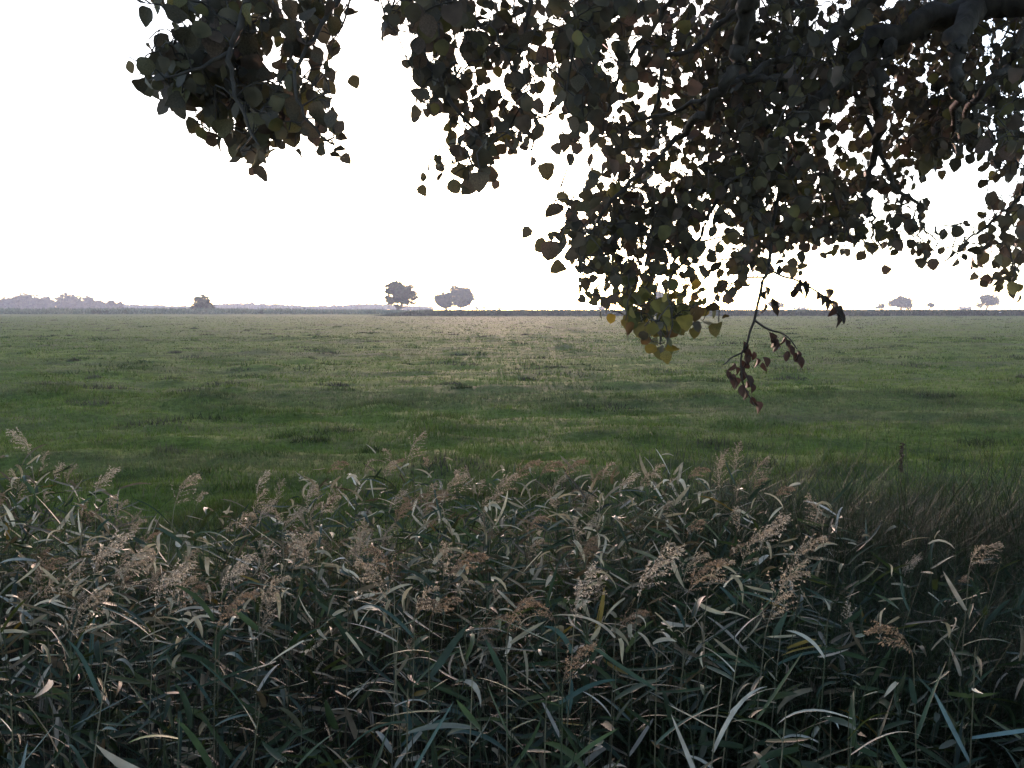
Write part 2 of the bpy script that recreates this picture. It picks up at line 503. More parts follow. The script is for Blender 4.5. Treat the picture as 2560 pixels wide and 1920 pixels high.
# plumes spread through the bed, those too small or hidden to pick apart
pg = Geo()
NP = 150
for k in range(NP):
    while True:
        yy = random.uniform(3.4, 7.2); xx = random.uniform(-0.7, 0.55) * yy
        r = xx / yy
        dens = 0.05 + 0.95 * math.exp(-((yy - 5.4) / 1.3) ** 2)
        if r > 0.15: dens *= 0.6
        if r > 0.3: dens *= 0.35
        if -0.47 < r < -0.27 and yy > 5.8: continue
        if random.random() < dens: break
    zz = float(reed_top(np.array([xx]), np.array([yy]))[0]) + random.uniform(-0.34, 0.02)
    g = random.choice(plume_geos)
    a = random.gauss(0.2, 1.2); s = random.uniform(0.55, 0.95)
    ca, sa = math.cos(a) * s, math.sin(a) * s
    M = np.array([[ca, -sa, 0], [sa, ca, 0], [0, 0, s]])
    off = np.array([xx, yy, zz])
    for v, f, cc in zip(g.v, g.f, g.c):
        pass
    Vv = np.concatenate(g.v) @ M.T + off
    pg.add(Vv, np.concatenate(g.f), np.concatenate(g.c) * random.uniform(0.7, 1.1))
pl = obj('reed_flower_mass', pg.mesh('reed_flower_mass', M_PLUME))
tag(pl, 'soft brown seed heads mixed all through the reed bed', 'reed flowers', kind='stuff')

# rank grass and sedge under and between the reeds, taller brown clump at the far right bank
ug = Geo()
def under(N, x, y, hl, hh, cols, wts, wl=0.004, wh=0.010, S=5, e=(0.7, 1.5), bend=(0.2, 1.8)):
    z = terrain(x, y) - 0.02
    h = R.uniform(hl, hh, N)
    e0 = R.uniform(*e, N)
    V, q = strips(np.stack([x, y, z], -1), R.uniform(0, math.tau, N), e0, e0 - R.uniform(*bend, N), h, R.uniform(wl, wh, N), S, 0.25, R.uniform(-0.6, 0.6, N))
    ug.add(V, q, np.repeat(pick(cols, wts, N), S * 3, 0))
N = 16000; x, y = scatter(N, -7, 7, 0.9, 7.3); k = np.abs(x) < y * 0.7 + 2.2; x, y = x[k], y[k]
under(len(x), x, y, 0.35, 1.0, [(0.016, 0.032, 0.012), (0.026, 0.046, 0.016), (0.06, 0.05, 0.03), (0.03, 0.024, 0.016)], [4, 3, 1, 2])
# near right bank: dense fine grasses close to the camera
N = 12000; x = R.uniform(-0.9, 1, N) * 3.2; y = R.uniform(1.3, 3.6, N)
under(N, x, y, 0.5, 1.0, [(0.022, 0.046, 0.020), (0.034, 0.064, 0.024), (0.09, 0.11, 0.08), (0.012, 0.024, 0.014)], [4, 3, 0.6, 3], 0.003, 0.008)
# far bank fringe: brown grass between ditch and field
N = 15000; x = R.uniform(-6.5, 7, N); y = R.normal(7.0, 0.45, N) + 0.25 * np.sin(x * 0.8)
k = R.uniform(0, 1, N) < 0.35 + 0.65 * smooth01((x / y - 0.1) / 0.15); x, y = x[k], y[k]
under(len(x), x, y, 0.18, 0.60, [(0.060, 0.050, 0.028), (0.045, 0.052, 0.022), (0.040, 0.068, 0.018), (0.11, 0.09, 0.055)], [3, 3, 5, 0.5], 0.003, 0.006)
N = 24000; y = R.uniform(4.6, 7.3, N); x = y * R.uniform(0.16, 0.72, N)
under(N, x, y, 0.75, 1.65, [(0.030, 0.026, 0.013), (0.024, 0.034, 0.012), (0.022, 0.042, 0.012), (0.06, 0.05, 0.03)], [2, 3, 5, 0.3], 0.003, 0.008, 5, (0.9, 1.55), (0.2, 1.6))
un = obj('rank_grass', ug.mesh('rank_grass', M_REED))
tag(un, 'dark rank grass and brown sedge growing under the reeds and along both banks', 'grass', kind='stuff')

# ------------------------------------------------------------------ single reeds one can pick out
plume_meshes = [g.mesh('plume', M_PLUME) for g in plume_geos]

def reed_plant(px, py, label, kind, rot, size, lean, col=None, nleaf=6, d=None, leafpart=True):
    """px, py: where the middle of the plume stands; lean in metres; kind None = no plume"""
    ztop = 1.05
    if d is None: d = 2217 * (EYE - ztop) / (py - 772)
    d = max(1.9, min(d, 7.6))
    p = at(px, py, d)
    p[2] -= 0.09 * size
    bx, by = p[0] - lean, p[1] + random.uniform(-0.1, 0.1)
    bz = float(terrain(bx, by)) - 0.03
    root = empty('reed', (bx, by, bz))
    tag(root, label, 'reed', 'reeds standing in the ditch')
    b = np.array([[0, 0, 0.0]]); t = np.array([[0, 0, p[2] - bz]])
    ln = np.array([[lean, p[1] - by]])
    P = stem_lines(b, t, ln, 9)
    V, q = tubes(P, np.linspace(0.0042, 0.0018, 9)[None], 5)
    cs = random.choice([(0.05, 0.06, 0.03), (0.09, 0.08, 0.045), (0.15, 0.13, 0.08)])
    obj('stem', mesh_np('stem', V, q, M_STEM, np.tile(cs, (len(V), 1))), root)
    H = t[0, 2]
    for k in range(nleaf):
        f = 1 - (k + random.uniform(0.1, 0.9)) * 0.105 - 0.03
        zz = H * f
        if bz + zz < 0.25 : break
        q0 = np.array([[ln[0, 0] * f * f, ln[0, 1] * f * f, zz]])
        sgn = 1 if k % 2 else -1
        az = sgn * math.pi / 2 + random.gauss(0, 0.6)
        e0 = random.uniform(0.3, 1.1); L = random.uniform(0.15, 0.32) * (0.75 + 0.25 * size)
        V, q = strips(q0, np.array([az]), np.array([e0]), np.array([e0 - random.choice([random.uniform(-0.1, 0.8), random.uniform(0.5, 1.7)])]), np.array([L]),
                      np.array([random.uniform(0.016, 0.034)]), 9, 0.3, np.array([random.uniform(-1.2, 1.2)]), np.array([random.gauss(0, 0.3)]), random.uniform(0.9, 2))
        cc = random.choices([(0.028, 0.052, 0.024), (0.044, 0.068, 0.022), (0.032, 0.062, 0.048), (0.30, 0.27, 0.22), (0.12, 0.12, 0.09)], [3, 3, 3, 1.6, 1.2])[0] if col is None else col
        cc = np.array(cc) * random.uniform(0.8, 1.2)
        obj('leaf', mesh_np('leaf', V, q, M_REED, np.tile(cc, (len(V), 1))), root)
    if kind is not None:
        o = obj('plume', plume_meshes[kind], root)
        o.location = (ln[0, 0], ln[0, 1], H - 0.005)
        o.rotation_euler = (0, 0, rot)
        o.scale = (size,) * 3
    return root

K = 2560 / 2212
PL = [ # x, y (in 2212-wide photo), label, plume kind, turn, size, lean
 (65, 958, 'tall pale reed plume standing highest at the left edge against the field', 4, 3.0, 1.25, -0.10),
 (205, 1040, 'pale reed plume second from the left edge, rising over the green field', 4, 0.3, 0.95, 0.08),
 (375, 1065, 'lone soft reed plume in front of the green gap left of centre', 0, 0.2, 1.05, 0.10),
 (507, 1120, 'small low brown reed head at the right side of the green gap', 5, 0.4, 0.8, 0.05),
 (838, 1005, 'short brown plume just left of the tallest middle plume', 1, 0.5, 0.8, 0.04),
 (878, 978, 'tallest beige reed plume near the middle, leaning right over the grass', 2, 0.1, 1.1, 0.10),
 (955, 1060, 'broad feathery plume below and right of the tallest middle plume', 0, 0.0, 1.05, 0.09),
 (1062, 1065, 'bushy pinkish brown plume left of the centre clump', 0, 0.3, 1.1, 0.05),
 (1110, 1015, 'wide nodding plume on the left of the centre clump above the ditch', 1, 0.2, 1.25, 0.10),
 (1165, 1005, 'nodding plume in the middle of the centre clump above the ditch', 3, 0.3, 1.2, 0.12),
 (1215, 1010, 'nodding plume ending the centre clump on its right side', 1, 0.1, 1.1, 0.10),
 (1300, 1012, 'thin brown plume just right of the centre clump', 5, 0.6, 1.0, 0.05),
 (1405, 1015, 'faint slender plume between the centre clump and the right hand pair', 5, 0.4, 0.95, 0.06),
 (1555, 1035, 'upright sparse plume, left one of the right hand pair at the field edge', 2, 1.3, 0.9, 0.02),
 (1590, 1002, 'upright sparse plume, taller right one of the pair at the field edge', 2, 1.2, 0.95, 0.02),
 (690, 1085, 'dull brown plume in the row of pale leaves left of centre', 5, 0.3, 1.0, 0.06),
 (610, 1110, 'tiny brown head among pale twisted leaves left of centre', 5, 2.8, 0.7, 0.0),
 (850, 1215, 'upright golden brown plume, upper of two stacked left of the middle', 1, 2.6, 1.0, -0.02),
 (842, 1268, 'frayed brown plume, lower of two stacked left of the middle', 0, 2.9, 1.0, -0.05),
 (968, 1205, 'sharp golden plume bending right like a comma in the middle of the reeds', 3, 0.1, 1.15, 0.10),
 (895, 1290, 'small light plume right of the two stacked plumes', 5, 0.5, 0.85, 0.03),
 (928, 1300, 'slim drooping seed head below the comma shaped plume', 3, 0.2, 0.8, 0.03),
 (200, 1200, 'fluffy grey brown plume in the upper left of the reed bed', 4, 0.2, 1.1, 0.08),
 (255, 1240, 'fluffy brown plume a step right of and below the upper left one', 0, 0.2, 1.0, 0.08),
 (335, 1262, 'tangled beige plume in the left part of the reed bed', 4, 0.1, 1.0, 0.09),
 (150, 1335, 'pale drooping plume low at the left above the big bluish leaves', 0, 0.3, 0.95, 0.07),
 (465, 1315, 'drooping buff plume left of centre above the dark leaf tangle', 1, 0.4, 1.0, 0.06),
 (478, 1245, 'grey brown plume behind the drooping buff one, left of centre', 4, 0.5, 0.9, 0.05),
 (630, 1200, 'brown plume in the dense band between left and middle', 0, 0.6, 0.9, 0.05),
 (560, 1268, 'small brown plume low in the band between left and middle', 5, 0.3, 1.0, 0.04),
 (1095, 1330, 'dark brown plume deep in the shade below centre', 1, 0.8, 0.85, 0.0),
 (1200, 1310, 'yellowish plume leaning against the pinkish one below centre', 3, 2.9, 0.75, -0.04),
 (1240, 1298, 'bright pinkish beige plume standing below centre', 4, 1.0, 1.15, 0.05),
 (1378, 1243, 'bushy pale plume fanned upward right of centre', 4, 0.2, 1.3, 0.06),
 (1485, 1240, 'reddish brown plume beside the bushy pale one', 1, 0.2, 1.05, 0.06),
 (1530, 1228, 'small russet plume farthest right of the reddish pair', 5, 0.1, 0.95, 0.06),
 (1640, 1155, 'pale brown plume in the upper right of the reed bed', 4, 0.2, 1.05, 0.08),
 (1600, 1190, 'soft brown plume below left of the upper right one', 0, 0.1, 1.0, 0.08),
 (1700, 1215, 'wide reddish beige plume low on the right half', 0, 0.0, 1.15, 0.10),
 (1655, 1310, 'combed brown plume leaning over the large pale leaves on the right', 2, 0.2, 1.1, 0.09),
 (1975, 1365, 'thin bare arching panicle alone in the dark grass at the right', 3, 3.0, 1.05, -0.08),
 (1215, 1430, 'dull brown plume low between the long leaves below centre', 1, 0.5, 0.8, 0.0),
 (2095, 1195, 'short dim plume at the far right edge of the bank', 5, 0.4, 0.8, 0.04),
]
for (x_, y_, lab, kd, rt_, sz, ln_) in PL:
    reed_plant(x_ * K, y_ * K, lab, kd, rt_, sz, ln_, nleaf=5)
LF = [ # leafy shoots without a plume: x, y of the tip, label, distance, leaf colour
 (230, 1370, 'leafy reed shoot with broad bluish blades rising at the left', 3.0, None, 0.12),
 (20, 1440, 'reed shoot with a pale bent blade cut by the left edge', 2.6, (0.16, 0.20, 0.17), 0.05),
 (385, 1480, 'bright yellow green young reed shoot low at the left', 2.6, (0.10, 0.14, 0.03), 0.03),
 (560, 1460, 'leafy reed with several light blades swept right, left of centre', 2.9, None, 0.10),
 (860, 1290, 'reed shoot with a long pale blade under the stacked plumes', 3.6, (0.26, 0.25, 0.20), 0.05),
 (880, 1420, 'tall dark reed shoot whose long bluish blades cross below centre left', 2.7, (0.040, 0.075, 0.060), 0.02),
 (1020, 1400, 'thin reed shoot with a narrow grey blade near the bottom middle', 3.0, (0.14, 0.15, 0.12), 0.03),
 (1180, 1440, 'olive reed shoot with drooping blades under the pinkish plume', 2.8, (0.06, 0.085, 0.035), 0.02),
 (1330, 1290, 'reed shoot carrying a small white folded leaf tip right of centre', 3.6, (0.42, 0.40, 0.34), 0.02),
 (1420, 1350, 'tall upright dark reed shoot right of centre', 3.0, (0.035, 0.060, 0.035), 0.0),
 (1600, 1320, 'reed shoot with a sheaf of large pale hanging leaves on the right', 3.2, (0.34, 0.33, 0.28), 0.10),
 (1560, 1400, 'reed shoot with rounded pale withered blades right of the upright dark one', 2.9, (0.36, 0.34, 0.28), 0.08),
 (1700, 1470, 'reed shoot with green blades and one pale folded leaf at lower right', 2.8, None, 0.05),
 (1790, 1290, 'reed shoot with a single pale slanting leaf on the dark right bank', 3.4, (0.30, 0.30, 0.25), 0.04),
 (1850, 1420, 'reed shoot with a long straw blade pointing down right', 2.9, (0.30, 0.30, 0.24), 0.06),
 (2110, 1340, 'small bluish reed shoot with forked leaves near the right edge', 3.2, (0.10, 0.16, 0.16), 0.02),
 (1450, 960, 'lone reed stalk with a white leaf tip poking above the field edge', 6.8, (0.45, 0.44, 0.38), 0.05),
 (770, 1000, 'lone thin reed stalk with a white tip left of the tallest middle plume', 6.9, (0.45, 0.44, 0.38), 0.03),
 (720, 1080, 'reed stalk with short white curled leaves left of the middle plumes', 5.8, (0.45, 0.43, 0.36), 0.05),
 (560, 1100, 'reed stalk with white leaf tips standing at the right end of the green gap', 6.0, (0.42, 0.40, 0.34), 0.05),
 (1810, 1058, 'reed stalk with one white flat blade above the brown bank grass', 6.4, (0.45, 0.43, 0.38), 0.05),
 (80, 1130, 'reed stalk with a broad pale blade at the far left', 5.0, (0.22, 0.24, 0.22), 0.10),
]
for (x_, y_, lab, d_, col_, ln_) in LF:
    reed_plant(x_ * K, y_ * K, lab, None, 0, 1.1, ln_, col_, 7 if d_ < 5 else 3, d_)

# dock stalk above the right bank
p = at(2252, 1198, 7.4)
dk = empty('dock_plant', (p[0], p[1], float(terrain(p[0], p[1]))))
tag(dk, 'thin dark dock stalk standing alone above the right bank', 'plant')
hh = at(2252, 1105, 7.4)[2] - dk.location.z
V, q = tubes(np.array([[[0, 0, 0], [0.01, 0, hh * .4], [0.0, 0, hh * .8], [0.005, 0, hh]]]), np.array([[0.004, 0.0035, 0.003, 0.0015]]), 5)
obj('stem', mesh_np('stem', V, q, M_STEM, np.tile((0.05, 0.04, 0.03), (len(V), 1))), dk)
n = 260
f = R.uniform(0.0, 1, n); pos = np.stack([R.normal(0, 0.008, n), R.normal(0, 0.008, n), hh * (0.78 + 0.22 * f)], -1)
s = R.normal(0, 0.005, (n, 3)); u = R.normal(0, 0.005, (n, 3))
V = np.stack([pos - s, pos + u, pos + s, pos - u], 1).reshape(-1, 3)
obj('seed_head', mesh_np('seed_head', V, np.arange(4 * n).reshape(-1, 4), M_DRY, np.tile((0.045, 0.03, 0.02), (4 * n, 1))), dk)

# ------------------------------------------------------------------ far side: crop field, hedge, trees
mz = Geo()
def maize(N, xr, yr, top0):
    x = R.uniform(*xr, N); y = R.uniform(*yr, N)
    edge = smooth01((x + 46) / 22)
    base = np.stack([x, y, R.uniform(0, 0.62, N) * top0 * edge], -1)
    h = R.uniform(0.5, 1.0, N)
    tip = base[:, 2] + h
    over = tip - (top0 + R.uniform(-0.12, 0.06, N)) * edge
    base[:, 2] -= np.maximum(over, 0)
    V, F = blades(base, R.uniform(0, math.tau, N), R.uniform(0, 0.8, N), h, R.uniform(0.12, 0.28, N))
    c = pick([(0.028, 0.048, 0.024), (0.045, 0.070, 0.030), (0.10, 0.10, 0.06)], [4, 3, 1], N)
    mz.add(V, F, np.repeat(c, 3, 0))
maize(70000, (-46, 230), (271, 276), 2.42)
maize(40000, (-44, 240), (276, 300), 2.42)
mo = obj('maize_crop', mz.mesh('maize_crop', M_MAIZE, False))
tag(mo, 'long level strip of dark green maize closing the far side of the field', 'maize', kind='stuff')
hz = Geo()
N = 30000
x = R.uniform(-260, -38, N); y = R.uniform(345, 420, N)
top0 = 1.3 + 1.7 * (vnoise(x / 9, y / 9, 71) + 0.5) * smooth01((-x - 30) / 60)
base = np.stack([x, y, R.uniform(0, 0.8, N) * top0], -1)
V, F = blades(base, R.uniform(0, math.tau, N), R.uniform(0, 0.9, N), R.uniform(0.5, 1.1, N), R.uniform(0.2, 0.5, N))
hz.add(V, F, np.repeat(pick([(0.05, 0.085, 0.05), (0.08, 0.12, 0.07), (0.035, 0.06, 0.035)], [3, 3, 2], N), 3, 0))
ho = obj('rough_vegetation', hz.mesh('rough_vegetation', M_MAIZE, False))
tag(ho, 'low pale green strip of rough growth along the far left field edge', 'vegetation', kind='stuff')

def crown_geo(lump_list, n, s, cols, wts, seed, gaps=0.35, center=None):
    """leaf-sized faces in clumps through overlapping ellipsoids (x,y,z,rx,ry,rz)"""
    rg = np.random.default_rng(seed)
    vol = np.array([l[3] * l[4] * l[5] for l in lump_list]) ** 0.75
    cnt = (n * vol / vol.sum()).astype(int)
    allp = []; cens = []
    for l, m in zip(lump_list, cnt):
        nc = max(4, m // (16 if s < 0.4 else 7))
        d = rg.normal(0, 1, (nc, 3)); d /= np.linalg.norm(d, axis=1, keepdims=True)
        r = rg.uniform(0.35, 1.0, (nc, 1)) ** 0.5
        d[:, 2] = np.where(d[:, 2] < -0.3, d[:, 2] * 0.8, d[:, 2])
        cc = np.array(l[:3]) + d * r * np.array(l[3:]) * rg.uniform(0.85, 1.1, (nc, 1))
        idx = rg.integers(0, nc, m)
        sp = np.mean(l[3:]) * (0.17 if s < 0.4 else 0.22)
        cens.append(np.tile(np.array(l[:3]), (m, 1)))
        allp.append(cc[idx] + rg.normal(0, sp, (m, 3)) * np.array([1.15, 1.15, 0.8]))
    p = np.concatenate(allp); cen = np.concatenate(cens)
    m = len(p)
    a = rg.normal(0, 1, (m, 3)); a /= np.linalg.norm(a, axis=1, keepdims=True)
    b = np.cross(a, rg.normal(0, 1, (m, 3))); b /= np.linalg.norm(b, axis=1, keepdims=True)
    sz = s * rg.uniform(0.5, 1.3, (m, 1))
    core = rg.uniform(0, 1, m) < 0.4
    p[core] = cen[core] + (p[core] - cen[core]) * 0.8
    sz[core] *= 2.0
    V = np.stack([p - a * sz, p + b * sz * 0.6, p + a * sz, p - b * sz * 0.6], 1).reshape(-1, 3)
    cols = np.array(cols); k = rg.choice(len(cols), m, p=np.array(wts) / sum(wts))
    c = cols[k] * rg.uniform(0.7, 1.3, (m, 1))
    return V, np.arange(4 * m).reshape(-1, 4), np.repeat(c, 4, 0)

FOL = [(0.035, 0.055, 0.025), (0.055, 0.075, 0.030), (0.025, 0.040, 0.020)]
def tree(name, label, cat, D, base_py, lumps_px, trunk_px, n, s, seed, group=None, thick=None, limbs=True, tr=0.35):
    """lumps in photo pixels (cx, cy, rx, ry) at distance D; depth of each lump equals its width"""
    gz = EYE - (base_py - 772) / FPX * D
    gz = max(0.0, min(gz, 0.6))
    bx = (trunk_px - 1280) / FPX * D
    root = empty(name, (bx, D, gz))
    tag(root, label, cat, group)
    L = []
    rg = random.Random(seed)
    for (cx, cy, rx, ry) in lumps_px:
        k = D / FPX
        L.append(((cx - 1280) * k - bx, rg.uniform(-0.35, 0.35) * rx * k, EYE - (cy - 772) * k - gz, rx * k * 1.15, rx * k * 1.0, ry * k * 1.15))
    V, F, c = crown_geo(L, n, s, FOL, [3, 2, 3], seed)
    V[:, 2] = np.maximum(V[:, 2], 0.05)
    obj('crown', mesh_np('crown', V, F, M_FARLEAF, c, False), root)
    zc = min(l[2] for l in L)
    tr = tr * 1.9 if tr > 0.1 else tr
    topz = max(l[2] for l in L)
    lines = []
    for l in L:
        lines.append([[rg.uniform(-.1, .1) * tr, 0, -0.2], [l[0] * 0.08, l[1] * 0.05, max(0.5, zc * 0.45)], [l[0] * 0.45, l[1] * 0.4, l[2] * 0.62], [l[0] * 0.85, l[1] * 0.8, l[2] * 0.98]])
    P = np.array(lines)
    rr = np.array([tr, tr * 0.8, tr * 0.4, tr * 0.12])[None] * np.ones((len(P), 1)) * (0.75 if len(P) > 1 else 1)
    V, q = tubes(P, rr, 6)
    obj('trunk', mesh_np('trunk', V, q, M_BARK), root)
    return root

tree('solitary_tree', 'large round solitary tree with see-through crown, left of the maize strip', 'tree', 430, 783,
     [(1000, 728, 26, 18), (975, 722, 15, 15), (1025, 730, 20, 17), (990, 714, 22, 10), (1035, 742, 13, 12), (982, 752, 17, 12), (1008, 754, 18, 12), (996, 740, 24, 20), (1018, 744, 18, 16), (1037, 757, 8, 8), (970, 742, 8, 12)], 996, 7500, 0.36, 3)
tree('field_tree', 'lower left tree of the touching pair behind the maize', 'tree', 560, 776,
     [(1112, 750, 22, 18), (1096, 744, 11, 9), (1122, 745, 14, 12), (1116, 764, 14, 8), (1110, 756, 18, 14)], 1118, 5200, 0.45, 4)
tree('field_tree', 'taller right tree of the touching pair behind the maize', 'tree', 600, 776,
     [(1158, 742, 25, 23), (1140, 726, 16, 11), (1170, 744, 14, 17), (1150, 758, 18, 14), (1160, 726, 16, 8), (1158, 752, 20, 18)], 1152, 8000, 0.45, 5)
tree('bush', 'ragged dark round bush standing left on the far field edge', 'bush', 400, 787,
     [(508, 767, 22, 17), (497, 752, 12, 11), (517, 750, 12, 12), (527, 768, 12, 14), (490, 768, 10, 14), (510, 742, 8, 6)], 508, 5000, 0.26, 6, tr=0.2)
tree('sapling', 'tiny leafless looking sapling in front of the maize end', 'sapling', 262, 793, [(1055, 785, 4, 5), (1053, 780, 2.5, 3)], 1055, 160, 0.10, 7, tr=0.05)
tree('hedgerow_tree', 'hazy half hidden tree behind the hanging leaf tip, centre right', 'tree', 640, 776, [(1646, 742, 13, 12), (1642, 758, 8, 8)], 1645, 1500, 0.5, 8)
tree('hedgerow_tree', 'small hazy wedge shaped tree just right of the drooping twig', 'tree', 690, 776, [(1932, 760, 13, 9), (1945, 763, 12, 7)], 1938, 1200, 0.5, 9)
tree('hedgerow_tree', 'tiny round tree left of the broad one on the right skyline', 'tree', 720, 776, [(2201, 765, 8, 6), (2190, 769, 5, 3)], 2200, 500, 0.5, 10)
tree('hedgerow_tree', 'broad double topped tree on the right skyline', 'tree', 700, 776, [(2256, 757, 18, 14), (2235, 758, 16, 11), (2266, 764, 11, 8), (2248, 750, 12, 8)], 2248, 3400, 0.5, 11)
tree('hedgerow_tree', 'tiny umbrella shaped tree between the two larger right hand trees', 'tree', 740, 776, [(2322, 762, 10, 4), (2328, 766, 5, 3)], 2320, 350, 0.5, 12)
tree('hedgerow_tree', 'lopsided rounded tree on the far right skyline', 'tree', 690, 776, [(2468, 752, 20, 13), (2478, 755, 13, 11), (2446, 764, 9, 6), (2463, 744, 13, 7)], 2462, 2800, 0.5, 13)
FT = [
 (18, 20, 13, 'hazy low tree at the left edge of the far wood'),
 (75, 31, 19, 'hazy tallest round tree of the far left wood'),
 (44, 22, 14, 'hazy shoulder tree just left of the tallest far tree'),
 (124, 14, 14, 'hazy small dome between the two big far crowns'),
 (168, 22, 18, 'hazy second tallest broad crown of the far left wood'),
 (195, 17, 15, 'hazy tree sloping down right of the second tallest crown'),
 (225, 13, 15, 'hazy round crown in the right half of the far left wood'),
 (252, 15, 10, 'hazy flat crown next to the last one of the far left wood'),
 (282, 12, 9, 'hazy last sizeable crown at the right end of the far left wood'),
 (305, 5, 8, 'hazy narrow tree standing apart right of the far left wood'),
 (105, 20, 10, 'hazy low filler tree right of the tallest far crown'),
]
for k, (cx, rx, ry, lab) in enumerate(FT):
    tree('woodland_tree', lab, 'tree', 820 + 12 * (k % 4), 776, [(cx, 772 - ry * 1.0, rx, ry), (cx + rx * .4, 772 - ry * .7, rx * .7, ry * .7), (cx - rx * .4, 772 - ry * .65, rx * .7, ry * .7), (cx, 770, rx * 1.1, 5)], cx, int(1500 + rx * ry * 4), 0.8, 40 + k, group='trees of the far left wood')
# small dark bushes in the rough strip
for k, (cx, lab) in enumerate([(236, 'first of four small dark bushes in the rough strip at left'), (251, 'second of four small dark bushes in the rough strip at left'), (269, 'widest third of four small dark bushes in the rough strip at left'), (315, 'last small dark bush of the rough strip, apart from the others'), (655, 'small round bush beyond the field right of the ragged bush')]):
    tree('bush', lab, 'bush', 340, 786, [(cx, 779, 5.5, 4), (cx + 3, 781, 4, 3.5)], cx, 320, 0.16, 60 + k, group='small bushes along the field edge', tr=0.05)
tree('bush', 'low dark bush at the far right end of the field', 'bush', 285, 790, [(2538, 786, 14, 4), (2552, 785, 9, 5), (2522, 787, 6, 3)], 2540, 900, 0.14, 66, tr=0.05)

# distant wood: reads as one mass
dw = []
rg = random.Random(5)
x_ = 290
while x_ < 1080:
    h_ = 7 + 6 * (0.5 + 0.5 * math.sin(x_ * 0.021 + 1)) * rg.uniform(0.5, 1.1)
    if 545 < x_ < 760: h_ += 2.5
    if 620 < x_ < 640: h_ += 3
    D = 1250 + rg.uniform(-60, 60); k = D / FPX
    r_ = rg.uniform(9, 20)
    dw.append(((x_ - 1280) * k, D, EYE + (h_ * 0.45 - 2) * k, r_ * k, r_ * k, h_ * 0.6 * k))
    x_ += r_ * 0.75
for (cx, w_, h_) in [(1345, 5, 2.5), (1480, 4, 7), (1508, 18, 4), (1375, 8, 3), (1570, 10, 3), (1245, 12, 3), (1190, 10, 5), (1210, 5, 8), (2410, 20, 2), (2000, 30, 1.5)]:
    D = 1300; k = D / FPX
    dw.append(((cx - 1280) * k, D, EYE + (h_ * 0.4) * k, w_ * k, w_ * k, h_ * 0.6 * k))
V, F, c = crown_geo(dw, 30000, 1.1, FOL, [3, 2, 3], 77)
V[:, 2] = np.maximum(V[:, 2], 0.0)
o = obj('distant_wood', mesh_np('distant_wood', V, F, M_FARLEAF, c, False))
tag(o, 'faint low belt of woodland on the horizon, fading in the haze', 'woodland', kind='stuff')

# marker post at the far right
p0 = at(2500, 790, 262)
mp = empty('marker_post', (p0[0], p0[1], 0.0))
tag(mp, 'small white topped marker post at the far right field edge', 'post')
V, q = tubes(np.array([[[0, 0, 0], [0, 0, 0.5], [0, 0, 1.0]]]), np.full((1, 3), 0.06), 8)
obj('pole', mesh_np('pole', V, q, M_BARK), mp)
V, q = tubes(np.array([[[0, 0, 0.98], [0, 0, 1.0], [0, 0, 1.22], [0, 0, 1.25]]]), np.array([[0.02, 0.34, 0.34, 0.02]]), 8)
obj('cap', mesh_np('cap', V, q, M_POST), mp)

# ------------------------------------------------------------------ the overhanging tree
TX, TY = 5.2, 4.4
tz = float(terrain(TX, TY))
T = empty('overhanging_tree', (TX, TY, tz))
tag(T, 'dark broadleaf tree whose leafy drooping boughs fill the upper right and top', 'tree')
T0 = np.array([TX, TY, tz])

def leaf_profile(n, kind):
    """half outline of a rounded leaf, base at y=0 to tip y=1: returns (y, halfwidth)"""
    t = np.linspace(0, 1, n)
    if kind == 0: wv = np.sin(t ** 0.85 * math.pi) ** 0.60 * 0.46
    elif kind == 1: wv = np.sin(t ** 0.78 * math.pi) ** 0.50 * 0.49
    else: wv = np.sin(t ** 0.95 * math.pi) ** 0.8 * 0.38
    return t, wv

def leaf_mesh(kind, seed, fold, curl):
    rg = np.random.default_rng(seed)
    t, wv = leaf_profile(8, kind)
    jag = 1 + rg.uniform(-0.09, 0.07, (2, 8))
    mid = np.stack([rg.normal(0, 0.012, 8), t, -curl * t ** 2 * 0.5], -1)
    Lf = mid + np.stack([-wv * jag[0], -0.06 * wv + rg.normal(0, .012, 8), wv * fold + rg.normal(0, 0.02, 8)], -1)
    Rt = mid + np.stack([wv * jag[1], -0.06 * wv + rg.normal(0, .012, 8), wv * fold + rg.normal(0, 0.02, 8)], -1)
    V = np.stack([Lf, mid, Rt], 1).reshape(-1, 3)
    base = np.arange(7)[:, None] * 3
    q = np.concatenate([base + np.array([0, 1, 4, 3]), base + np.array([1, 2, 5, 4])])
    # petiole
    Pp = np.array([[[0, 0, 0], [0.01, -0.22, 0.03], [0.0, -0.45, 0.1]]])
    Vp, qp = tubes(Pp, np.full((1, 3), 0.012), 3)
    return np.concatenate([V, Vp]), np.concatenate([q, qp + len(V)])

LV = [leaf_mesh(k % 3, 100 + k, [0.15, 0.35, -0.1, 0.5, 0.25][k % 5], [0.3, 0.8, 0.1, 1.1, 0.5][k % 5]) for k in range(7)]
LCOL = [(0.062, 0.054, 0.036), (0.074, 0.066, 0.034), (0.080, 0.058, 0.044), (0.054, 0.048, 0.036), (0.100, 0.092, 0.034)]
LWT = [4, 3, 2, 3, 1]
YCOL = [(0.13, 0.11, 0.03), (0.09, 0.085, 0.028), (0.10, 0.06, 0.025), (0.07, 0.07, 0.025), (0.20, 0.15, 0.03)]

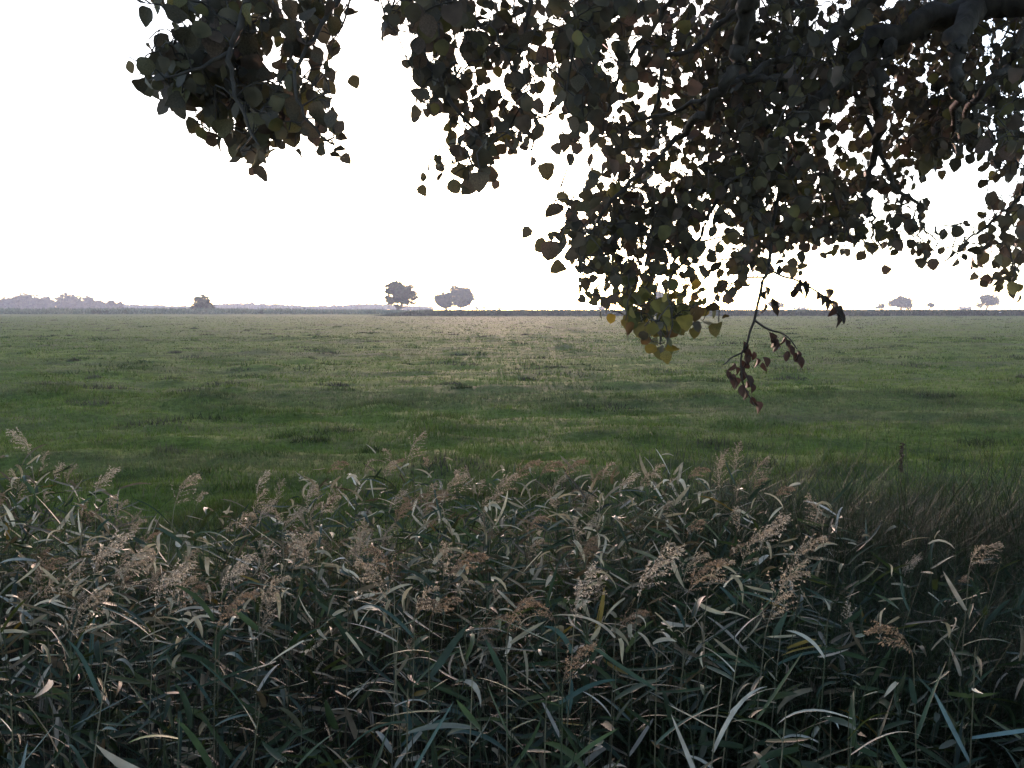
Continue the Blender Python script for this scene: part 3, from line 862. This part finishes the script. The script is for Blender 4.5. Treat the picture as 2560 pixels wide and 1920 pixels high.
# how much of each 40-pixel patch of the photographed crown is covered by foliage (0-9), columns 0..63
ROWS = {
 0: '00000000' + '24377998632861' + '10488996655679' + '99988676698787' + '74357579999999',
 1: '00000000' + '00244998854840' + '01787986675758' + '99855577698778' + '63767689999756',
 2: '00000000' + '00398998667530' + '00336939896629' + '98747878889789' + '97677899999646',
 3: '00000000' + '05999989456650' + '00154749998648' + '97438758799899' + '99897877698567',
 4: '00000000' + '27899999463430' + '00028954565569' + '77587556899999' + '88999786797578',
 5: '00000000' + '37698999784742' + '00006996525448' + '86453768999789' + '88999568498786',
 6: '00000000' + '00675999883571' + '00017888738329' + '86552257989978' + '98788678897887',
 7: '00000000' + '00005886996370' + '00002055887235' + '97445668899978' + '85464665997678',
 8: '00000000' + '00003468986432' + '00000048867412' + '46688645797998' + '54455769999778',
 9: '00000000' + '00000028833154' + '00000276953124' + '13856566789988' + '76632578972558',
 10: '00000000' + '00000006200000' + '00003445510010' + '00757435699989' + '77621457610378',
 11: '0' * 26 + '2154400000' + '35874588999' + '98878896854' + '0001135',
 12: '0' * 34 + '165588799859' + '98787895252' + '3000234',
 13: '0' * 34 + '165699989947' + '998999873453' + '000344',
 14: '0' * 33 + '23789989893237' + '99999883435' + '302344',
 15: '0' * 34 + '369977878633' + '7783444335163' + '24565',
 16: '0' * 34 + '127878765425' + '8632000001011' + '13356',
 17: '0' * 36 + '4578853553' + '5' + '00110000000000' + '465',
 18: '0' * 36 + '4548744345' + '0' * 17 + '3',
 19: '0' * 37 + '328988741' + '0' * 18,
 20: '0' * 39 + '5898410' + '0' * 18,
 21: '0' * 40 + '36' + '0' * 22,
 22: '0' * 41 + '3' + '0' * 22,
}
def depth_of(px, py):
    d = 3.5 + 0.6 * smooth01((px - 800) / 300) + 1.1 * smooth01((px - 1300) / 500)
    d = d + (0.15 + 0.35 * smooth01((px - 800) / 300)) * np.sin(px * 0.011 + py * 0.006)
    return d
pts, cov, key = [], [], []
for r, row in ROWS.items():
    row = (row + '0' * 64)[:64]
    for cidx, ch in enumerate(row):
        f = int(ch) / 10
        if f <= 0: continue
        dense = (57 <= cidx <= 60 and 6 <= r <= 9)
        f = min(f + (0.02 if f >= 0.9 else 0), 0.93)
        dd0 = float(depth_of(cidx * 40 + 20, r * 40 + 20))
        area = (0.061 * FPX / dd0) ** 2 * 0.30 / 1600
        nn = -math.log(1 - f) / area
        if dense: nn *= 1.5
        nn *= 1.3 if cidx < 22 else (1.0 if cidx < 36 else 1.1)
        k = int(nn) + (random.random() < nn - int(nn))
        for _ in range(k):
            px_ = cidx * 40 + random.uniform(0, 40); py_ = r * 40 + random.uniform(0, 40)
            dd = float(depth_of(px_, py_)) + random.gauss(0, 0.22 if px_ < 900 else 0.38)
            pts.append(at(px_, py_, dd)); cov.append(f)
            key.append((px_, py_, dd))
n_in = len(pts)
# the crown goes on above and to the right of the picture, thinner
for k in range(3600):
    px_ = random.uniform(500, 3600); dd = float(depth_of(min(px_, 2600), 0)) + random.uniform(-1.0, 1.2)
    py_ = random.uniform(-900, -12) if px_ < 2575 else random.uniform(-900, 560)
    if px_ < 900 and random.random() < 0.5: continue
    pts.append(at(px_, py_, dd)); cov.append(0.5); key.append((px_, py_, dd))
pts = np.array(pts)

# boughs: photo pixels + distance, radius in metres at start and end
def sm(points, per=5):
    P = np.array(points, float); out = []
    for i in range(len(P) - 1):
        p0 = P[max(i - 1, 0)]; p1 = P[i]; p2 = P[i + 1]; p3 = P[min(i + 2, len(P) - 1)]
        for t in np.linspace(0, 1, per, endpoint=False):
            out.append(0.5 * ((2 * p1) + (-p0 + p2) * t + (2 * p0 - 5 * p1 + 4 * p2 - p3) * t * t + (-p0 + 3 * p1 - 3 * p2 + p3) * t ** 3))
    out.append(P[-1]); return np.array(out)
nodes = []
def bough(points, r0, r1, world=False, name='branch', mat=None, sides=7, per=5, wob=0.012):
    if not world and r0 > 0.014:
        points = [(a_, b_, c_ - 0.75 * smooth01((a_ - 1500) / 300) * (1 - smooth01((a_ - 2650) / 300)) * smooth01((380 - b_) / 150)) for (a_, b_, c_) in points]
    P = np.array([at(*p) for p in points]) if not world else np.array(points, float)
    P = sm(P, per)
    if wob: P[1:-1] += R.normal(0, wob, P[1:-1].shape) * min(1, r0 * 30)
    nodes.append(P)
    r = np.linspace(r0 ** 0.8, r1 ** 0.8, len(P)) ** 1.25
    r = r * 1.25 + 0.0020
    V, q = tubes((P - T0)[None], r[None], sides)
    V = V + R.normal(0, 1, V.shape) * (0.06 * r0 if r0 > 0.01 else 0)
    return obj(name, mesh_np(name, V, q, mat or M_BARK), T)
fork = at(3050, -420, 4.9)
bough([(TX, TY, tz - 0.1), (TX - 0.05, TY, tz + 1.2), (TX - 0.1, TY + 0.1, tz + 2.4), tuple(fork)], 0.26, 0.15, True, 'trunk', sides=12, wob=0.03)
bough([tuple(fork), (fork[0] + .2, fork[1] + .3, fork[2] + 1.5), (fork[0] + .1, fork[1] + .9, fork[2] + 3.2)], 0.14, 0.05, True, 'branch')
F0 = (3050, -420, 4.9)
over = [F0, (2560, -230, 4.7), (2000, -260, 4.3), (1400, -240, 3.9), (900, -200, 3.4), (620, -120, 3.2), (500, -60, 3.1)]
bough(over, 0.10, 0.012)
bough([F0, (2740, -60, 5.0), (2560, 5, 5.1), (2400, 27, 5.2), (2222, 89, 5.2), (2112, 186, 5.2), (2023, 266, 5.1), (1957, 328, 5.0), (1890, 377, 5.0), (1830, 420, 4.9)], 0.080, 0.006)
bough([F0, (2500, -160, 4.6), (2260, -60, 4.8), (2178, 0, 4.9), (2112, 66, 5.0), (2040, 110, 5.0), (1950, 150, 5.0), (1870, 190, 4.9)], 0.06, 0.005)
bough([(2000, -260, 4.3), (1890, -80, 4.5), (1872, 0, 4.6), (1846, 124, 4.8), (1810, 213, 4.8), (1757, 275, 4.8), (1704, 346, 4.7), (1640, 400, 4.6)], 0.045, 0.006)
bough([(2222, 89, 5.2), (2215, 150, 5.1), (2190, 240, 5.1), (2200, 330, 5.0), (2170, 430, 5.0), (2169, 494, 4.9), (2175, 528, 4.9), (2184, 564, 4.9), (2203, 614, 4.9)], 0.03, 0.0015)
bough([(2440, 20, 5.1), (2400, 80, 4.9), (2392, 160, 4.8), (2388, 250, 4.8), (2378, 355, 4.8)], 0.045, 0.006)
bough([(2620, -60, 5.0), (2600, 0, 4.8), (2562, 65, 4.8), (2520, 160, 4.8), (2470, 200, 4.8), (2430, 260, 4.9), (2380, 330, 5.0)], 0.022, 0.008)
bough([(2000, 197, 5.1), (1920, 198, 5.0), (1845, 203, 5.0), (1807, 215, 4.9), (1706, 273, 4.9), (1592, 304, 4.8), (1500, 350, 4.7)], 0.016, 0.003)
bough([(1872, 0, 4.6), (1800, 60, 4.7), (1720, 130, 4.7), (1660, 142, 4.7), (1650, 215, 4.7), (1643, 261, 4.7), (1625, 294, 4.7)], 0.012, 0.003)
bough([(1890, 377, 5.0), (1840, 430, 4.9), (1783, 516, 4.8), (1765, 560, 4.8), (1745, 605, 4.8), (1710, 650, 4.7), (1670, 710, 4.7), (1655, 790, 4.7), (1650, 860, 4.7)], 0.010, 0.0015)
bough([(1957, 328, 5.0), (1960, 420, 4.9), (1935, 540, 4.7), (1925, 640, 4.6), (1918, 683, 4.5), (1907, 701, 4.5), (1902, 729, 4.5), (1895, 758, 4.5), (1886, 800, 4.5), (1875, 829, 4.5), (1868, 857, 4.5), (1855, 882, 4.5), (1852, 919, 4.5), (1858, 958, 4.5), (1870, 985, 4.5), (1887, 1015, 4.5)], 0.0075, 0.0012, wob=0)
bough([(1886, 800, 4.5), (1911, 818, 4.5), (1932, 827, 4.5), (1955, 833, 4.5), (1975, 848, 4.5), (1992, 872, 4.5)], 0.0035, 0.001, wob=0)
bough([(1920, 671, 4.5), (1945, 685, 4.5), (1961, 692, 4.5), (1991, 700, 4.5), (2028, 720, 4.5), (2053, 736, 4.5), (2069, 747, 4.5), (2087, 774, 4.5), (2101, 802, 4.5)], 0.0035, 0.001, wob=0)
bough([(1855, 882, 4.5), (1829, 894, 4.5), (1815, 907, 4.5), (1806, 912, 4.5)], 0.002, 0.0008, wob=0)
bough([(1911, 693, 4.5), (1870, 694, 4.5), (1845, 698, 4.5), (1826, 714, 4.5)], 0.0025, 0.001, wob=0)
bough([(1845, 698, 4.5), (1853, 712, 4.5), (1857, 732, 4.5)], 0.0015, 0.0008, wob=0)
bough([(2112, 186, 5.2), (2180, 330, 5.0), (2233, 460, 4.9), (2252, 483, 4.9), (2290, 503, 4.9), (2298, 528, 4.9), (2304, 558, 4.9), (2316, 580, 4.9), (2341, 601, 4.9)], 0.012, 0.0012)
bough([(2060, 420, 5.0), (2126, 592, 4.9), (2147, 586, 4.9), (2163, 607, 4.9), (2200, 620, 4.9)], 0.004, 0.0012)
bough([(2600, 300, 4.9), (2575, 400, 4.8), (2560, 466, 4.8), (2547, 497, 4.8), (2525, 518, 4.8), (2498, 537, 4.8), (2455, 577, 4.8), (2421, 595, 4.8), (2409, 610, 4.8)], 0.012, 0.0014)
bough([(2519, 528, 4.8), (2504, 567, 4.8), (2510, 604, 4.8), (2525, 629, 4.8), (2535, 690, 4.8)], 0.0035, 0.0012)
bough([(2522, 534, 4.8), (2535, 564, 4.8), (2560, 574, 4.8), (2590, 600, 4.8)], 0.003, 0.0012)
bough([(2700, -100, 5.0), (2640, 120, 4.9), (2600, 300, 4.9)], 0.03, 0.012)
bough([(1745, 605, 4.8), (1806, 592, 4.8), (1831, 584, 4.8)], 0.003, 0.001)
bough([(1687, 663, 4.75), (1715, 701, 4.75), (1738, 731, 4.75)], 0.002, 0.001)
bough([(1634, 716, 4.75), (1674, 706, 4.75), (1725, 686, 4.75)], 0.002, 0.001)
bough([(1640, 400, 4.6), (1560, 470, 4.5), (1500, 540, 4.5), (1470, 610, 4.5), (1455, 680, 4.5)], 0.010, 0.0015)
bough([(640, -125, 3.2), (615, 20, 3.15), (575, 130, 3.1), (590, 240, 3.05), (640, 350, 3.0)], 0.012, 0.002)
bough([(575, 130, 3.1), (500, 170, 3.05), (410, 195, 3.0)], 0.005, 0.0015)
bough([(860, -190, 3.4), (850, -20, 3.3), (820, 30, 3.25), (790, 90, 3.2), (740, 180, 3.1), (760, 290, 3.1), (830, 360, 3.1)], 0.009, 0.0015)
bough([(880, -60, 3.3), (874, 0, 3.3), (854, 70, 3.3), (842, 84, 3.3)], 0.0025, 0.0008)
bough([(1120, -215, 3.7), (1090, -20, 3.8), (1080, 60, 3.8), (1060, 130, 3.8), (1100, 200, 3.8), (1130, 260, 3.8), (1190, 330, 3.8), (1170, 390, 3.8), (1210, 440, 3.8)], 0.012, 0.0018)
bough([(1360, -235, 3.9), (1330, -20, 4.0), (1310, 90, 4.0), (1290, 200, 4.0), (1340, 290, 4.0)], 0.010, 0.002)
bough([(1500, -240, 4.0), (1460, -20, 4.2), (1440, 100, 4.3), (1470, 220, 4.3), (1490, 340, 4.3)], 0.016, 0.003)
bough([(1700, -250, 4.1), (1690, -40, 4.4), (1640, 60, 4.5), (1560, 160, 4.5), (1520, 280, 4.5)], 0.014, 0.003)

NODE = np.concatenate(nodes)
# thin twigs: every leaf hangs from the nearest wood or neighbour
P_all = pts
d2 = np.full(len(P_all), 1e9); near = np.zeros((len(P_all), 3))
for i in range(0, len(NODE), 64):
    blk = NODE[i:i + 64]
    dd = ((P_all[:, None, :] - blk[None]) ** 2).sum(-1)
    j = dd.argmin(1); m = dd[np.arange(len(j)), j]
    u = m < d2; d2[u] = m[u]; near[u] = blk[j[u]]
order = np.argsort(d2)
conn = near.copy(); cd = d2.copy()
done = []
tw0, tw1 = [], []
petiole_end = P_all + np.array([0, 0, 0.035])
for cnt_, i in enumerate(order):
    if done:
        arr = np.array(done[-2500:]) if len(done) > 2500 else np.array(done)
        q2 = ((arr - petiole_end[i]) ** 2).sum(1) + np.maximum(0, arr[:, 2] * 0 )
        j = q2.argmin()
        if q2[j] < cd[i] * 0.8: conn[i] = arr[j]; cd[i] = q2[j]
    if cnt_ % 1 == 0: done.append(petiole_end[i])
    tw0.append(conn[i]); tw1.append(petiole_end[i])
tw0 = np.array(tw0); tw1 = np.array(tw1)
L = np.linalg.norm(tw1 - tw0, axis=1)
k = L < 0.6
tw0, tw1, L = tw0[k], tw1[k], L[k]
mid = (tw0 + tw1) / 2 + np.array([0, 0, 1.0]) * (L * 0.10)[:, None] + R.normal(0, 0.06, (len(L), 3)) * L[:, None]
TP = np.stack([tw0, mid, tw1], 1) - T0
V, q = tubes(TP, np.stack([0.0036 + L * 0.004, 0.0031 + 0 * L, 0.0027 + 0 * L], 1), 3)
o = obj('twig', mesh_np('twig', V, q, M_BARK), T)
tag(o, kind='stuff')

# leaf frames: tip direction mostly down and outward, faces turned any way
def frame(tip, nrm):
    tip = tip / np.linalg.norm(tip); x = np.cross(tip, nrm); x /= np.linalg.norm(x); z = np.cross(x, tip)
    return np.stack([x, tip, z], 1)
nl = len(P_all)
fr, sizes = [], []
for i in range(nl):
    tip = np.array([random.gauss(0, 0.55), random.gauss(0, 0.5), -0.8 + random.gauss(0, 0.45)])
    fr.append(frame(tip, np.array([random.gauss(0, 0.7), -1.0 + random.gauss(0, 0.6), 0.5 + random.gauss(0, 0.5)])))
    sizes.append(random.choice([random.uniform(0.040, 0.062), random.uniform(0.055, 0.088)]) * (1.05 if key[i][0] < 900 else 1.0))
fr = np.array(fr); sizes = np.array(sizes)
P_all = P_all + np.array([0, 0, 0.35]) * sizes[:, None]
keyA = np.array(key)
score = sizes / keyA[:, 2] * (1.35 - np.array(cov)) * (2.0 - 0.25 * keyA[:, 2])
score[n_in:] = -1
score[keyA[:, 0] > 2550] = -1
best = set(np.argsort(-score)[:238].tolist())
yel = (keyA[:, 0] > 1520) & (keyA[:, 0] < 1780) & (keyA[:, 1] > 700)
leaf_data = {}
def get_leaf_mesh(v, ci, yellow):
    kk = (v, ci, yellow)
    if kk not in leaf_data:
        V, q = LV[v]
        c = (YCOL if yellow else LCOL)[ci]
        leaf_data[kk] = mesh_np('leaf', V, q, M_LEAF, np.tile(c, (len(V), 1)))
    return leaf_data[kk]
from mathutils import Matrix
fg = Geo()
for i in range(nl):
    v = random.randrange(7)
    yl = bool(yel[i]) and random.random() < 0.85
    ci = random.choices(range(5), LWT)[0]
    p = P_all[i] - T0
    if i in best:
        o = bpy.data.objects.new('leaf', get_leaf_mesh(v, ci, yl))
        link(o, T)
        m = Matrix([list(fr[i][r]) for r in range(3)]).to_4x4()
        o.matrix_local = Matrix.Translation(p) @ m @ Matrix.Scale(sizes[i], 4)
    else:
        V, q = LV[v]
        c = np.array((YCOL if yl else LCOL)[ci]) * random.uniform(0.75, 1.25)
        fg.add(V @ (fr[i] * sizes[i]).T + p, q, c)
o = obj('foliage', fg.mesh('foliage', M_LEAF), T)
tag(o, kind='stuff')
# unseen crown leaves added overhead and behind the camera to shade the reeds
N = 20000
cc = []
while len(cc) < N:
    x_, y_, z_ = random.uniform(-8, 7.5), random.uniform(-8, 8), random.uniform(-1, 1)
    if (x_ / 8) ** 2 + (y_ / 8) ** 2 + z_ ** 2 > 1: continue
    X_, Y_, Z_ = 1.8 + x_, 0.5 + y_, 6.9 + z_ * 2.6
    if Y_ < -0.6: Z_ -= min(3.4, (-0.6 - Y_) * 1.3)  # lowered behind the camera to block sky light from the back
    if Z_ < 1.4: continue
    if Y_ > 0.2 and (Z_ - EYE) < Y_ * 0.40 + 0.9: continue
    if random.random() > 0.25 + 1.1 * (vnoise(np.array([X_ / 1.6]), np.array([Y_ / 1.6 + Z_ * 0.7]), 90)[0] + 0.5): continue
    cc.append((X_, Y_, Z_))
p = np.array(cc) - T0
a = R.normal(0, 1, (N, 3)); a /= np.linalg.norm(a, axis=1, keepdims=True)
b = np.cross(a, R.normal(0, 1, (N, 3))); b /= np.linalg.norm(b, axis=1, keepdims=True)
V = np.stack([p - a * 0.085, p + b * 0.065, p + a * 0.085, p - b * 0.065], 1).reshape(-1, 3)
o = obj('foliage', mesh_np('foliage', V, np.arange(4 * N).reshape(-1, 4), M_LEAF, np.repeat(pick(LCOL, LWT, N), 4, 0), False), T)
tag(o, kind='stuff')

# curled dry leaves on the drooping twigs (each a leaf of the tree)
DRY = [(430,880),(470,920),(500,960),(540,990),(570,1060),(640,1050),(635,1110),(450,1020),(470,1080),(330,1110),(345,1160),(250,1200),(275,1250),(310,1280),(400,1080),(410,1150),(440,1200),(450,1250),(480,1270),(460,1310),(500,1340),(420,1350),(430,1395),(545,1540),(520,1480),(710,780),(740,830),(760,870),(805,850),(795,910),(870,820),(890,860),(900,920),(920,980),(960,930),(975,1000),(1020,980),(1040,1040),(660,280),(685,320),(740,400),(765,440),(660,465),(1050,190),(1060,240),(1090,270),(1120,200),(1140,240),(975,275),(1000,300),(1320,310),(1320,370),(1325,450),(1230,345),(1265,375),(1390,430),(1410,490),(1450,500),(1490,520),(1450,570),(1480,605),(825,45)]
DM = []
for s in range(5):
    V, q = leaf_mesh(2, 300 + s, [0.9, 1.2, 0.8, 1.4, 1.0][s], [1.2, 0.6, 1.6, 0.9, 0.3][s])
    V[:, 0] *= 0.75
    for ci, c in enumerate([(0.060, 0.034, 0.028), (0.045, 0.030, 0.026), (0.035, 0.030, 0.026)]):
        DM.append((ci, mesh_np('leaf', V, q, M_DRY, np.tile(c, (len(V), 1)))))
for (zx, zy) in DRY[:62]:
    px_, py_ = 1760 + zx / 4.367, 660 + zy / 4.367
    p = at(px_, py_ - 8, 4.5 + random.uniform(-0.03, 0.03)) - T0
    want = (0, 1) if zy > 700 else (1, 2)
    me = random.choice([m for (c, m) in DM if c in want])
    o = bpy.data.objects.new('leaf', me); link(o, T)
    F_ = frame(np.array([random.gauss(0.25, 0.25), random.gauss(0, 0.3), -1.0]), np.array([random.gauss(0, 0.7), -1, random.gauss(0.1, 0.3)]))
    m = Matrix([list(F_[r]) for r in range(3)]).to_4x4()
    o.matrix_local = Matrix.Translation(p) @ m @ Matrix.Scale(random.uniform(0.045, 0.07), 4)

# ------------------------------------------------------------------ morning haze
bpy.ops.mesh.primitive_cube_add(size=1)
hb = bpy.context.active_object
hb.name = 'haze'
hb.data.name = 'haze'
zlo, zhi = -2.6, 27.0
hb.scale = (4200, 2100, zhi - zlo)
hb.location = (0, 2100 / 2 - 200, (zlo + zhi) / 2)
m, n, out = new_mat('morning_haze')
pv = n.nodes.new('ShaderNodeVolumePrincipled')
pv.inputs['Color'].default_value = (0.72, 0.78, 1.0, 1)
pv.inputs['Density'].default_value = 0.00030
pv.inputs['Anisotropy'].default_value = 0.35
n.links.new(pv.outputs[0], out.inputs['Volume'])
hb.data.materials.append(m)
tag(hb, kind='stuff')
print('verts', sum(len(o.data.vertices) for o in sc.objects if o.type == 'MESH'))
